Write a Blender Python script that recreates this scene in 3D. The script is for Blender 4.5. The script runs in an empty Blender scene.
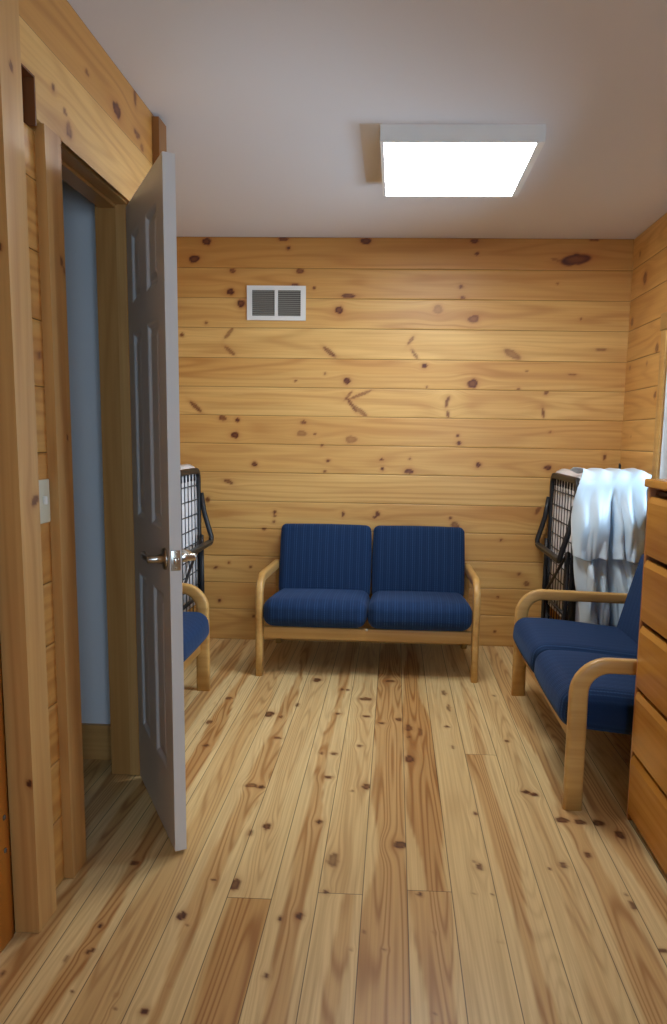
# A pine-panelled sitting room: boarded walls and floor, an open panel door on the left,
# a love seat under the far wall, seats along both sides, folded guest beds, a dresser.
import bpy, bmesh, math, random
import numpy as np
from mathutils import Vector, Matrix, noise as mnoise

WORLD = 14.0                      # daylight outside the windows
PANEL_STRENGTH = 22.0            # ceiling panel
LAMP_TINT = (.95, .98, 1.0, 1)
EXPOSURE = 0.1

S = bpy.context.scene
COL = S.collection
random.seed(7)
R = math.radians

# ------------------------------------------------------------------ room measures (metres)
H = 2.44            # ceiling height
D = 4.513           # back wall
XR = 1.3546         # right wall
XL = -0.911         # face of the partition with the door
XLR = -1.70         # left wall beyond the partition
YF = -1.30          # wall behind the camera

# ------------------------------------------------------------------ tagging
def tag(o, label=None, cat=None, group=None, kind=None):
    if label: o['label'] = label
    if cat: o['category'] = cat
    if group: o['group'] = group
    if kind: o['kind'] = kind
    return o

def empty(name, loc=(0, 0, 0), rz=0.0):
    o = bpy.data.objects.new(name, None)
    o.empty_display_size = 0.1
    o.location = loc
    o.rotation_euler = (0, 0, rz)
    COL.objects.link(o)
    return o

def copy_tree(o, parent=None):
    c = o.copy()
    COL.objects.link(c)
    if parent is not None:
        c.parent = parent
    for ch in list(o.children):
        copy_tree(ch, c)
    return c

# ------------------------------------------------------------------ mesh collector
class MB:
    def __init__(s):
        s.v, s.f, s.sm = [], [], []
    def add(s, vs, fs, smooth=False, M=None):
        b = len(s.v)
        for p in vs:
            s.v.append(tuple(M @ Vector(p)) if M is not None else tuple(p))
        for q in fs:
            s.f.append(tuple(i + b for i in q)); s.sm.append(smooth)
        return s
    def build(s, name, mat, parent=None):
        me = bpy.data.meshes.new(name)
        me.from_pydata(s.v, [], s.f)
        me.polygons.foreach_set('use_smooth', s.sm)
        me.materials.append(mat)
        me.update()
        o = bpy.data.objects.new(name, me)
        COL.objects.link(o)
        if parent is not None: o.parent = parent
        return o
    # plain box
    def box(s, x0, x1, y0, y1, z0, z1, M=None):
        vs = [(x, y, z) for z in (z0, z1) for y in (y0, y1) for x in (x0, x1)]
        fs = [(0, 2, 3, 1), (4, 5, 7, 6), (0, 1, 5, 4), (2, 6, 7, 3), (0, 4, 6, 2), (1, 3, 7, 5)]
        return s.add(vs, fs, False, M)
    # box with rounded edges; crown = bulge of the faces; inner = extra subdivisions
    def rbox(s, c, d, r, n=2, inner=1, crown=(0, 0, 0), M=None, fn=None):
        h = [d[0] / 2, d[1] / 2, d[2] / 2]
        r = min(r, *[q * .999 for q in h])
        ax = []
        for q in h:
            e = q - r
            outer = [e + r * math.tan(math.pi / 4 * k / n) for k in range(1, n + 1)]
            mid = [e * (2 * k / inner - 1) for k in range(inner + 1)] if e > 1e-6 else [0.0]
            ax.append([-t for t in reversed(outer)] + mid + outer)
        key, vs, fs = {}, [], []
        def vert(p):
            k = tuple(round(t, 6) for t in p)
            if k in key: return key[k]
            q = [max(-(h[i] - r), min(h[i] - r, p[i])) for i in range(3)]
            dv = [p[i] - q[i] for i in range(3)]
            l = math.sqrt(sum(t * t for t in dv)) or 1
            w = [q[i] + dv[i] / l * r for i in range(3)]
            t = [w[i] / h[i] for i in range(3)]
            for i in range(3):
                if crown[i]:
                    j, m = (i + 1) % 3, (i + 2) % 3
                    w[i] += crown[i] * t[i] * max(0, 1 - t[j] ** 2) * max(0, 1 - t[m] ** 2)
            if fn: w = fn(w, t)
            key[k] = len(vs)
            vs.append((w[0] + c[0], w[1] + c[1], w[2] + c[2]))
            return key[k]
        for a in range(3):
            b_, c_ = (a + 1) % 3, (a + 2) % 3
            for sg in (-1, 1):
                B, Cc = ax[b_], ax[c_]
                for i in range(len(B) - 1):
                    for j in range(len(Cc) - 1):
                        q = []
                        for (ii, jj) in ((i, j), (i + 1, j), (i + 1, j + 1), (i, j + 1)):
                            p = [0, 0, 0]; p[a] = sg * h[a]; p[b_] = B[ii]; p[c_] = Cc[jj]
                            q.append(vert(p))
                        if sg < 0: q.reverse()
                        if len(set(q)) >= 3: fs.append(tuple(dict.fromkeys(q)))
        return s.add(vs, fs, True, M)
    # sweep a closed section (list of (a,b)) along a path; normal hint fixes the section's frame
    def sweep(s, path, sec, hint=(1, 0, 0), closed=False, caps=True, M=None, smooth=True, bs=None):
        P = [Vector(p) for p in path]; n = len(P); k = len(sec)
        hint = Vector(hint); vs, fs = [], []
        for i in range(n):
            if closed: t = (P[(i + 1) % n] - P[i - 1])
            else: t = P[min(i + 1, n - 1)] - P[max(i - 1, 0)]
            t.normalize()
            a = (hint - t * hint.dot(t)).normalized(); b = t.cross(a)
            sc = 1.0
            if 0 < i < n - 1 or closed:
                u = (P[i] - P[i - 1]).normalized()
                sc = 1 / max(.5, abs(u.dot(t)))
            for (x, y) in sec:
                vs.append(P[i] + a * x + b * y * sc * (bs[i] if bs else 1))
        m = n if closed else n - 1
        for i in range(m):
            for j in range(k):
                a0 = i * k + j; a1 = i * k + (j + 1) % k
                b0 = ((i + 1) % n) * k + j; b1 = ((i + 1) % n) * k + (j + 1) % k
                fs.append((a0, a1, b1, b0))
        if caps and not closed:
            fs.append(tuple(range(k - 1, -1, -1))); fs.append(tuple((n - 1) * k + j for j in range(k)))
        return s.add(vs, fs, smooth, M)
    def tube(s, path, r, seg=8, hint=None, closed=False, M=None):
        if hint is None:
            d = (Vector(path[-1]) - Vector(path[0]))
            if d.length < 1e-6: d = Vector(path[1]) - Vector(path[0])
            hint = (0, 0, 1) if abs(d.normalized().z) < .8 else (1, 0, 0)
        return s.sweep(path, [(r * math.cos(2 * math.pi * i / seg), r * math.sin(2 * math.pi * i / seg)) for i in range(seg)], hint, closed, True, M)
    def lathe(s, prof, o, axis, seg=20, M=None):
        ax = Vector(axis).normalized(); t = Vector((0, 0, 1)) if abs(ax.z) < .9 else Vector((1, 0, 0))
        a = ax.cross(t).normalized(); b = ax.cross(a); vs, fs = [], []
        for (h_, r_) in prof:
            for i in range(seg):
                w = 2 * math.pi * i / seg
                vs.append(Vector(o) + ax * h_ + (a * math.cos(w) + b * math.sin(w)) * r_)
        for i in range(len(prof) - 1):
            for j in range(seg):
                fs.append((i * seg + j, i * seg + (j + 1) % seg, (i + 1) * seg + (j + 1) % seg, (i + 1) * seg + j))
        fs.append(tuple(range(seg - 1, -1, -1))); fs.append(tuple((len(prof) - 1) * seg + j for j in range(seg)))
        return s.add(vs, fs, True, M)

def rsec(w, h, r, n=3):
    out = []
    for (cx, cy, a0) in ((w / 2 - r, h / 2 - r, 0), (-w / 2 + r, h / 2 - r, 90), (-w / 2 + r, -h / 2 + r, 180), (w / 2 - r, -h / 2 + r, 270)):
        for k in range(n + 1):
            a = R(a0 + 90 * k / n); out.append((cx + r * math.cos(a), cy + r * math.sin(a)))
    return out

def arc(c, r, a0, a1, n):
    return [(c[0] + r * math.cos(R(a0 + (a1 - a0) * k / n)), c[1] + r * math.sin(R(a0 + (a1 - a0) * k / n))) for k in range(n + 1)]

# ------------------------------------------------------------------ materials
def nodes_of(name):
    m = bpy.data.materials.new(name); m.use_nodes = True
    nt = m.node_tree; return m, nt, nt.nodes, nt.links, nt.nodes['Principled BSDF']

def srgb(r, g, b):
    f = lambda c: ((c / 255 + .055) / 1.055) ** 2.4 if c > 10 else c / 255 / 12.92
    return (f(r), f(g), f(b), 1)

def plain(name, col, rough=.5, metal=0.0, spec=.5, vary=.06, scale=6.0):
    m, nt, N, L, b = nodes_of(name)
    tc = N.new('ShaderNodeTexCoord'); no = N.new('ShaderNodeTexNoise'); no.inputs['Scale'].default_value = scale
    no.inputs['Detail'].default_value = 3
    L.new(tc.outputs['Object'], no.inputs['Vector'])
    mx = N.new('ShaderNodeMix'); mx.data_type = 'RGBA'
    mx.inputs[6].default_value = tuple(c * (1 - vary) for c in col[:3]) + (1,)
    mx.inputs[7].default_value = tuple(min(1, c * (1 + vary)) for c in col[:3]) + (1,)
    L.new(no.outputs['Fac'], mx.inputs[0]); L.new(mx.outputs[2], b.inputs['Base Color'])
    b.inputs['Roughness'].default_value = rough; b.inputs['Metallic'].default_value = metal
    b.inputs['Specular IOR Level'].default_value = spec
    return m

def math_node(N, L, op, a, b=None, c=None, clamp=False):
    n = N.new('ShaderNodeMath'); n.operation = op; n.use_clamp = clamp
    for i, q in enumerate((a, b, c)):
        if q is None: continue
        if isinstance(q, (int, float)): n.inputs[i].default_value = q
        else: L.new(q, n.inputs[i])
    return n.outputs[0]

def mixc(N, L, fac, a, b, mode='MIX'):
    n = N.new('ShaderNodeMix'); n.data_type = 'RGBA'; n.blend_type = mode; n.clamp_factor = True
    for i, q in ((0, fac), (6, a), (7, b)):
        if isinstance(q, (int, float)): n.inputs[i].default_value = q
        elif isinstance(q, tuple): n.inputs[i].default_value = q
        else: L.new(q, n.inputs[i])
    return n.outputs[2]

# boards: per-board grain coordinates, tone, heartwood and knots come with the mesh as attributes
def board_wood(name, light, dark, heart, ring, knot, halo, groove, rough, rings=9, ring_base=.25, ring_heart=.6, streak=.35, fine=34, spec=.4, rv=6.0, ru=.55, sharp=2.2, mott=.35):
    m, nt, N, L, b = nodes_of(name)
    at = N.new('ShaderNodeAttribute'); at.attribute_name = 'grain'
    aw = N.new('ShaderNodeAttribute'); aw.attribute_name = 'wood'
    ae = N.new('ShaderNodeAttribute'); ae.attribute_name = 'edge'
    sg = N.new('ShaderNodeSeparateXYZ'); L.new(at.outputs['Vector'], sg.inputs[0])
    sw = N.new('ShaderNodeSeparateColor'); L.new(aw.outputs['Color'], sw.inputs[0])
    def nz(su, sv, ss, scale, detail, dist=0.0):
        cb = N.new('ShaderNodeCombineXYZ')
        L.new(math_node(N, L, 'MULTIPLY', sg.outputs[0], su), cb.inputs[0])
        L.new(math_node(N, L, 'MULTIPLY', sg.outputs[1], sv), cb.inputs[1])
        L.new(math_node(N, L, 'MULTIPLY', sg.outputs[2], ss), cb.inputs[2])
        t = N.new('ShaderNodeTexNoise'); t.inputs['Scale'].default_value = scale
        t.inputs['Detail'].default_value = detail; t.inputs['Distortion'].default_value = dist
        L.new(cb.outputs[0], t.inputs['Vector']); return t.outputs['Fac']
    n_ring = nz(ru, rv, 31.7, 1.0, 1.0)
    n_fine = nz(1.6, fine * 3, 17.3, 1.0, 4.0)
    n_mott = nz(1.4, 7.0, 5.1, 1.0, 3.0)
    rg = math_node(N, L, 'SINE', math_node(N, L, 'MULTIPLY', n_ring, rings * 6.283))
    rg = math_node(N, L, 'MULTIPLY_ADD', rg, .5, .5)
    rg = math_node(N, L, 'POWER', rg, sharp)
    amt = math_node(N, L, 'MULTIPLY_ADD', sw.outputs[1], ring_heart, ring_base)
    c = mixc(N, L, sw.outputs[0], light, dark)
    mo = math_node(N, L, 'MULTIPLY_ADD', n_mott, 2.2, -.75, clamp=True)
    c = mixc(N, L, math_node(N, L, 'MULTIPLY', mo, mott), c, dark)
    c = mixc(N, L, math_node(N, L, 'MULTIPLY', sw.outputs[1], .75), c, heart)
    c = mixc(N, L, math_node(N, L, 'MULTIPLY', rg, amt), c, ring)
    fi = math_node(N, L, 'MULTIPLY_ADD', n_fine, 2.6, -.95, clamp=True)
    c = mixc(N, L, math_node(N, L, 'MULTIPLY', fi, streak), c, ring)
    c = mixc(N, L, math_node(N, L, 'MULTIPLY', aw.outputs['Alpha'], .75), c, halo)
    kn = math_node(N, L, 'MULTIPLY_ADD', n_fine, .5, .75)
    kf = math_node(N, L, 'MULTIPLY', sw.outputs[2], kn, clamp=True)
    red = tuple(.45 * h + .55 * k for h, k in zip(halo, knot))
    c = mixc(N, L, kf, c, red)
    c = mixc(N, L, math_node(N, L, 'POWER', kf, 2.6), c, knot)
    c = mixc(N, L, ae.outputs['Fac'], c, groove)
    L.new(c, b.inputs['Base Color'])
    ro = math_node(N, L, 'MULTIPLY_ADD', n_mott, .16, rough - .08)
    L.new(ro, b.inputs['Roughness'])
    b.inputs['Specular IOR Level'].default_value = spec
    bp = N.new('ShaderNodeBump'); bp.inputs['Strength'].default_value = .05; bp.inputs['Distance'].default_value = .01
    L.new(n_mott, bp.inputs['Height']); L.new(bp.outputs[0], b.inputs['Normal'])
    return m

# furniture wood: grain along one local axis
def grain_wood(name, light, dark, axis=2, rough=.35, scale=1.0, spec=.45):
    m, nt, N, L, b = nodes_of(name)
    tc = N.new('ShaderNodeTexCoord'); mp = N.new('ShaderNodeMapping')
    sc = [42 * scale] * 3; sc[axis] = 1.6 * scale
    mp.inputs['Scale'].default_value = sc
    L.new(tc.outputs['Object'], mp.inputs['Vector'])
    a = N.new('ShaderNodeTexNoise'); a.inputs['Scale'].default_value = 1.0; a.inputs['Detail'].default_value = 4; a.inputs['Distortion'].default_value = .5
    L.new(mp.outputs[0], a.inputs['Vector'])
    mp2 = N.new('ShaderNodeMapping'); s2 = [7 * scale] * 3; s2[axis] = .9 * scale; mp2.inputs['Scale'].default_value = s2
    L.new(tc.outputs['Object'], mp2.inputs['Vector'])
    a2 = N.new('ShaderNodeTexNoise'); a2.inputs['Scale'].default_value = 1.0; a2.inputs['Detail'].default_value = 2
    L.new(mp2.outputs[0], a2.inputs['Vector'])
    f = math_node(N, L, 'ADD', math_node(N, L, 'MULTIPLY', a.outputs['Fac'], .9), math_node(N, L, 'MULTIPLY', a2.outputs['Fac'], .9))
    f = math_node(N, L, 'MULTIPLY_ADD', f, 1.5, -.85, clamp=True)
    c = mixc(N, L, f, light, dark)
    L.new(c, b.inputs['Base Color']); b.inputs['Roughness'].default_value = rough
    b.inputs['Specular IOR Level'].default_value = spec
    return m

def upholstery(name, base, stripe, speck):
    m, nt, N, L, b = nodes_of(name)
    tc = N.new('ShaderNodeTexCoord'); sp = N.new('ShaderNodeSeparateXYZ'); L.new(tc.outputs['Object'], sp.inputs[0])
    # fine ribs along the width, every few ribs a lighter dotted one
    w1 = math_node(N, L, 'SINE', math_node(N, L, 'MULTIPLY', sp.outputs[0], 2 * math.pi / .0135))
    w1 = math_node(N, L, 'POWER', math_node(N, L, 'MULTIPLY_ADD', w1, .5, .5), 3.0)
    hz = math_node(N, L, 'ADD', sp.outputs[2], math_node(N, L, 'MULTIPLY', sp.outputs[1], .9))
    w2 = math_node(N, L, 'SINE', math_node(N, L, 'MULTIPLY', hz, 2 * math.pi / .011))
    w2 = math_node(N, L, 'MULTIPLY_ADD', w2, .3, .7)
    w3 = math_node(N, L, 'SINE', math_node(N, L, 'MULTIPLY', sp.outputs[0], 2 * math.pi / .047))
    w3 = math_node(N, L, 'MULTIPLY_ADD', w3, .4, .6)
    f = math_node(N, L, 'MULTIPLY', math_node(N, L, 'MULTIPLY', w1, w2), w3)
    nz = N.new('ShaderNodeTexNoise'); nz.inputs['Scale'].default_value = 300; nz.inputs['Detail'].default_value = 2
    L.new(tc.outputs['Object'], nz.inputs['Vector'])
    c = mixc(N, L, nz.outputs['Fac'], base, speck)
    c = mixc(N, L, math_node(N, L, 'MULTIPLY', f, .75), c, stripe)
    L.new(c, b.inputs['Base Color'])
    b.inputs['Roughness'].default_value = .85; b.inputs['Specular IOR Level'].default_value = .2
    b.inputs['Sheen Weight'].default_value = .15
    b.inputs['Sheen Tint'].default_value = (.3, .5, 1, 1)
    bp = N.new('ShaderNodeBump'); bp.inputs['Strength'].default_value = .25; bp.inputs['Distance'].default_value = .002
    L.new(w1, bp.inputs['Height']); L.new(bp.outputs[0], b.inputs['Normal'])
    return m

M = {}
M['pine_wall'] = board_wood('pine_wall', srgb(234, 196, 124), srgb(196, 142, 72), srgb(206, 150, 80), srgb(170, 110, 50),
                            srgb(82, 40, 27), srgb(156, 84, 40), srgb(70, 42, 20), .40, rings=9, ring_base=.24, ring_heart=.45, streak=.30, fine=26, spec=.4)
M['pine_trim'] = board_wood('pine_trim', srgb(208, 164, 104), srgb(186, 136, 76), srgb(182, 130, 70), srgb(160, 108, 56),
                            srgb(74, 34, 22), srgb(150, 90, 44), srgb(120, 80, 44), .42, rings=7, ring_base=.2, ring_heart=.4, streak=.28, fine=30, spec=.4)
M['pine_recess_shade'] = board_wood('pine_recess_shade', srgb(134, 84, 46), srgb(112, 66, 34), srgb(118, 70, 38), srgb(100, 56, 28),
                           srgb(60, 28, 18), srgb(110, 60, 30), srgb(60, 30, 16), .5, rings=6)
M['pine_brown'] = board_wood('pine_brown', srgb(164, 116, 66), srgb(142, 96, 50), srgb(146, 98, 52), srgb(124, 80, 40),
                           srgb(60, 28, 18), srgb(110, 60, 30), srgb(60, 30, 16), .45, rings=6)
M['pine_floor'] = board_wood('pine_floor', srgb(232, 208, 154), srgb(208, 172, 112), srgb(188, 138, 78), srgb(146, 94, 46),
                             srgb(78, 44, 32), srgb(150, 94, 50), srgb(34, 22, 14), .36, rings=20, ring_base=.17, ring_heart=.62, streak=.32, fine=44, spec=.4, rv=9.0, ru=.42, sharp=2.6, mott=.26)
M['golden_oak'] = grain_wood('golden_oak', srgb(208, 168, 102), srgb(178, 132, 70), 1)
M['golden_oak_x'] = grain_wood('golden_oak_x', srgb(208, 168, 102), srgb(178, 132, 70), 0)
M['dresser_wood'] = grain_wood('dresser_wood', srgb(208, 150, 66), srgb(174, 114, 40), 1, rough=.24)
M['dresser_side'] = grain_wood('dresser_side', srgb(186, 124, 60), srgb(160, 98, 42), 2, rough=.35)
M['dresser_dark'] = plain('dresser_dark', srgb(70, 40, 20), .6)
M['orange_wood'] = grain_wood('orange_wood', srgb(196, 126, 44), srgb(168, 96, 26), 2, rough=.4)
M['navy'] = upholstery('navy', srgb(20, 46, 84), srgb(52, 84, 124), srgb(14, 36, 68))
M['ceiling'] = plain('ceiling_paint', srgb(218, 216, 219), .9, spec=.1, vary=.015, scale=1.2)
M['patch'] = plain('patch_paint', srgb(218, 213, 208), .8, spec=.1, vary=.02)
M['closet'] = plain('closet_paint', srgb(216, 220, 226), .8, spec=.2, vary=.02)
M['door'] = plain('door_paint', srgb(216, 217, 218), .36, spec=.4, vary=.02)
M['white_metal'] = plain('white_metal', srgb(226, 226, 224), .45, vary=.01)
M['vent_grey'] = plain('vent_grey', srgb(158, 156, 150), .5, vary=.03)
M['vent_dark'] = plain('vent_dark', srgb(92, 90, 84), .8)
M['nickel'] = plain('nickel', srgb(190, 186, 178), .28, metal=1.0, vary=.03)
M['steel_screw'] = plain('steel_screw', srgb(120, 120, 122), .4, metal=1.0)
M['ivory'] = plain('ivory_plastic', srgb(206, 200, 178), .4, vary=.01)
M['black_metal'] = plain('black_metal', srgb(24, 25, 30), .42, spec=.5, vary=.2)
M['bar_metal'] = plain('bar_metal', srgb(70, 68, 64), .4, metal=.4, vary=.2)
M['wire'] = plain('wire_metal', srgb(44, 48, 58), .4, metal=.5)
M['rubber'] = plain('rubber', srgb(30, 30, 30), .7)
M['mattress'] = plain('mattress_ticking', srgb(226, 226, 230), .9, spec=.1, vary=.04, scale=14)
M['clear_bumper'] = plain('clear_bumper', srgb(225, 215, 195), .3)

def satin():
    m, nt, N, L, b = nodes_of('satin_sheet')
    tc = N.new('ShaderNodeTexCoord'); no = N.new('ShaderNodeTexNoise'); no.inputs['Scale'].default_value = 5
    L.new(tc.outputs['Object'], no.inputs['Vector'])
    c = mixc(N, L, no.outputs['Fac'], srgb(190, 220, 242), srgb(220, 236, 248))  # white satin, with the blue of the daylight put into its colour
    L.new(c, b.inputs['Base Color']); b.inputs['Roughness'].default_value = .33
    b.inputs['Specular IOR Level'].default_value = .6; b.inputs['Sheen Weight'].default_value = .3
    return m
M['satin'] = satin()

def glass():
    m, nt, N, L, b = nodes_of('window_glass')
    N.remove(b); out = N['Material Output']
    t = N.new('ShaderNodeBsdfTransparent'); t.inputs[0].default_value = (.97, .985, .98, 1)
    g = N.new('ShaderNodeBsdfGlossy'); g.inputs['Roughness'].default_value = .02
    fr = N.new('ShaderNodeFresnel'); fr.inputs[0].default_value = 1.45
    mx = N.new('ShaderNodeMixShader'); L.new(fr.outputs[0], mx.inputs[0]); L.new(t.outputs[0], mx.inputs[1]); L.new(g.outputs[0], mx.inputs[2])
    L.new(mx.outputs[0], out.inputs[0]); return m
M['glass'] = glass()

def lamp():
    m, nt, N, L, b = nodes_of('light_diffuser')
    b.inputs['Base Color'].default_value = (.9, .9, .9, 1)
    b.inputs['Emission Color'].default_value = LAMP_TINT
    b.inputs['Emission Strength'].default_value = PANEL_STRENGTH
    return m
M['diffuser'] = lamp()

# ------------------------------------------------------------------ boards
# patch: o origin, U grain direction, V across, u range, list of (v0, v1), knots in (u, v) of the patch
class Boards:
    def __init__(s):
        s.P, s.F, s.G, s.W, s.E, s.n = [], [], [], [], [], 0
    def solid(s, x0, x1, y0, y1, z0, z1):
        vs = np.array([(x, y, z) for z in (z0, z1) for y in (y0, y1) for x in (x0, x1)], float)
        fs = np.array([(0, 2, 3, 1), (4, 5, 7, 6), (0, 1, 5, 4), (2, 6, 7, 3), (0, 4, 6, 2), (1, 3, 7, 5)]) + s.n
        s.P.append(vs); s.F.append(fs); s.n += 8
        g = np.zeros((8, 3)); g[:, 0] = vs[:, 2]; g[:, 1] = vs[:, 0] + vs[:, 1]; g[:, 2] = .37
        s.G.append(g); s.W.append(np.tile([.4, 0, 0, 0], (8, 1)).astype(float)); s.E.append(np.zeros(8))
    def board(s, o, U, V, u0, u1, v0, v1, knots=(), tone=.4, heart=None, seed=None, du=.012, dv=.012, groove=.004, gw=.002, us=None, ends=(False, False)):
        o, U, V = (np.array(t, float) for t in (o, U, V)); Nn = np.cross(U, V)
        if seed is None: seed = random.random() * 10
        if us is None:
            us = np.linspace(u0, u1, max(2, int((u1 - u0) / du) + 1))
        us = list(us)
        if ends[0]: us = [us[0], us[0] + gw] + us[1:]
        if ends[1]: us = us[:-1] + [us[-1] - gw, us[-1]]
        us = np.array(us)
        w = v1 - v0
        k = max(1, int(w / dv))
        if groove > 0: vv = np.concatenate([[v0], np.linspace(v0 + gw, v1 - gw, k + 1), [v1]])
        else: vv = np.linspace(v0, v1, k + 1)
        uu, vg = np.meshgrid(us, vv, indexing='ij')
        edge = np.zeros(uu.shape)
        dep = np.zeros(uu.shape)
        if groove > 0:
            dep[:, 0] = dep[:, -1] = -groove; edge[:, 0] = edge[:, -1] = 1
        if ends[0]: edge[0, :] = 1; dep[0, :] = -groove
        if ends[1]: edge[-1, :] = 1; dep[-1, :] = -groove
        knot = np.zeros(uu.shape); halo = np.zeros(uu.shape); warp = np.zeros(uu.shape)
        for (ku, kv, ru, rv, ang, dk) in knots:
            if not (u0 - ru <= ku <= u1 + ru and v0 - .004 <= kv < v1 + .004): continue
            a = R(ang); x = uu - ku; y = vg - kv
            xr = x * math.cos(a) + y * math.sin(a); yr = -x * math.sin(a) + y * math.cos(a)
            d = np.sqrt((xr / ru) ** 2 + (yr / rv) ** 2)
            wob = 1 + .07 * np.sin(3 * np.arctan2(yr, xr) + ku * 40) + .05 * np.sin(5 * np.arctan2(yr, xr) + kv * 60)
            d = d / wob
            kk = np.clip((1.12 - d) / .32, 0, 1); kk = kk * kk * (3 - 2 * kk)
            kk = kk * (1 if ru < .016 else .76 + .24 * np.clip((d - .35) / .4, 0, 1))
            knot = np.maximum(knot, np.minimum(1, dk) * kk)
            hh = np.exp(-np.maximum(0, d - 1) * 1.6) * min(1, dk)
            halo = np.maximum(halo, hh * .55)
            rr = max(rv, .3 * ru)
            warp += -y * .85 * np.exp(-(x / (3.2 * max(ru, rr))) ** 2 - (y / (2.4 * rr)) ** 2)
        hm = np.zeros(uu.shape)
        if heart:
            hs, hc, hw = heart[:3]
            ph = seed * 3
            cen = hc + .10 * np.sin(uu * 1.9 + ph) + .05 * np.sin(uu * 5.3 + 2 * ph)
            wid = hw * (1 + .35 * np.sin(uu * 2.7 + 1.7 * ph) + .18 * np.sin(uu * 8.1 + ph))
            t = np.abs((vg - v0) / w - cen) / np.maximum(.02, wid)
            m = np.clip((1.0 - t) / .15, 0, 1)
            if len(heart) > 3:
                ua, ub = heart[3], heart[4]
                m = m * np.clip((uu - ua) / .15, 0, 1) * np.clip((ub - uu) / .15, 0, 1)
            hm = hs * m
        pts = o + uu[..., None] * U + vg[..., None] * V + dep[..., None] * Nn
        nu, nv = uu.shape
        idx = np.arange(nu * nv).reshape(nu, nv) + s.n
        s.F.append(np.stack([idx[:-1, :-1], idx[1:, :-1], idx[1:, 1:], idx[:-1, 1:]], -1).reshape(-1, 4))
        s.P.append(pts.reshape(-1, 3)); s.n += nu * nv
        s.G.append(np.stack([uu, vg + warp, np.full(uu.shape, seed)], -1).reshape(-1, 3))
        s.W.append(np.stack([np.full(uu.shape, tone), hm, knot, halo], -1).reshape(-1, 4))
        s.E.append(edge.reshape(-1))
    def build(s, name, mat, parent=None):
        P = np.concatenate(s.P); F = np.concatenate(s.F); G = np.concatenate(s.G); W = np.concatenate(s.W); E = np.concatenate(s.E)
        me = bpy.data.meshes.new(name)
        me.vertices.add(len(P)); me.vertices.foreach_set('co', P.astype(np.float32).ravel())
        me.loops.add(F.size); me.loops.foreach_set('vertex_index', F.astype(np.int32).ravel())
        me.polygons.add(len(F)); me.polygons.foreach_set('loop_start', np.arange(0, F.size, 4, dtype=np.int32))
        me.update(calc_edges=True)
        a = me.attributes.new('grain', 'FLOAT_VECTOR', 'POINT'); a.data.foreach_set('vector', G.astype(np.float32).ravel())
        a = me.attributes.new('wood', 'FLOAT_COLOR', 'POINT'); a.data.foreach_set('color', W.astype(np.float32).ravel())
        a = me.attributes.new('edge', 'FLOAT', 'POINT'); a.data.foreach_set('value', E.astype(np.float32))
        me.materials.append(mat); me.validate(); me.update()
        o = bpy.data.objects.new(name, me); COL.objects.link(o)
        if parent is not None: o.parent = parent
        return o
    # a squared timber: the boarded faces of a box, grain along axis g (0,1,2)
    def timber(s, x0, x1, y0, y1, z0, z1, g=2, knots=None, tone=.35, heart=None, faces='x-x+y-y+z-z+', du=.03, dv=.012):
        lo, hi = (x0, y0, z0), (x1, y1, z1); ax = 'xyz'; knots = knots or {}
        for a in range(3):
            for sg in (-1, 1):
                fn = ax[a] + ('+' if sg > 0 else '-')
                if fn not in faces: continue
                rem = [i for i in range(3) if i != a]
                u = g if g in rem else rem[0]; v = [i for i in rem if i != u][0]
                U = np.zeros(3); U[u] = 1; V = np.zeros(3); V[v] = 1
                o = np.zeros(3); o[a] = hi[a] if sg > 0 else lo[a]
                if np.cross(U, V)[a] * sg < 0:       # keep the normal outwards
                    U2, V2 = U, -V; o2 = o.copy()
                    vs0, vs1 = -hi[v], -lo[v]
                    kn = [(k[0], -k[1]) + tuple(k[2:]) for k in knots.get(fn, [])]
                    s.board(o2, U2, V2, lo[u], hi[u], vs0, vs1, kn, tone, heart, seed=tone * 9.1 + lo[0] + lo[1] * 1.7, du=du, dv=dv, groove=0)
                else:
                    s.board(o, U, V, lo[u], hi[u], lo[v], hi[v], knots.get(fn, []), tone, heart, seed=tone * 9.1 + lo[0] + lo[1] * 1.7, du=du, dv=dv, groove=0)
        return s

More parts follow.
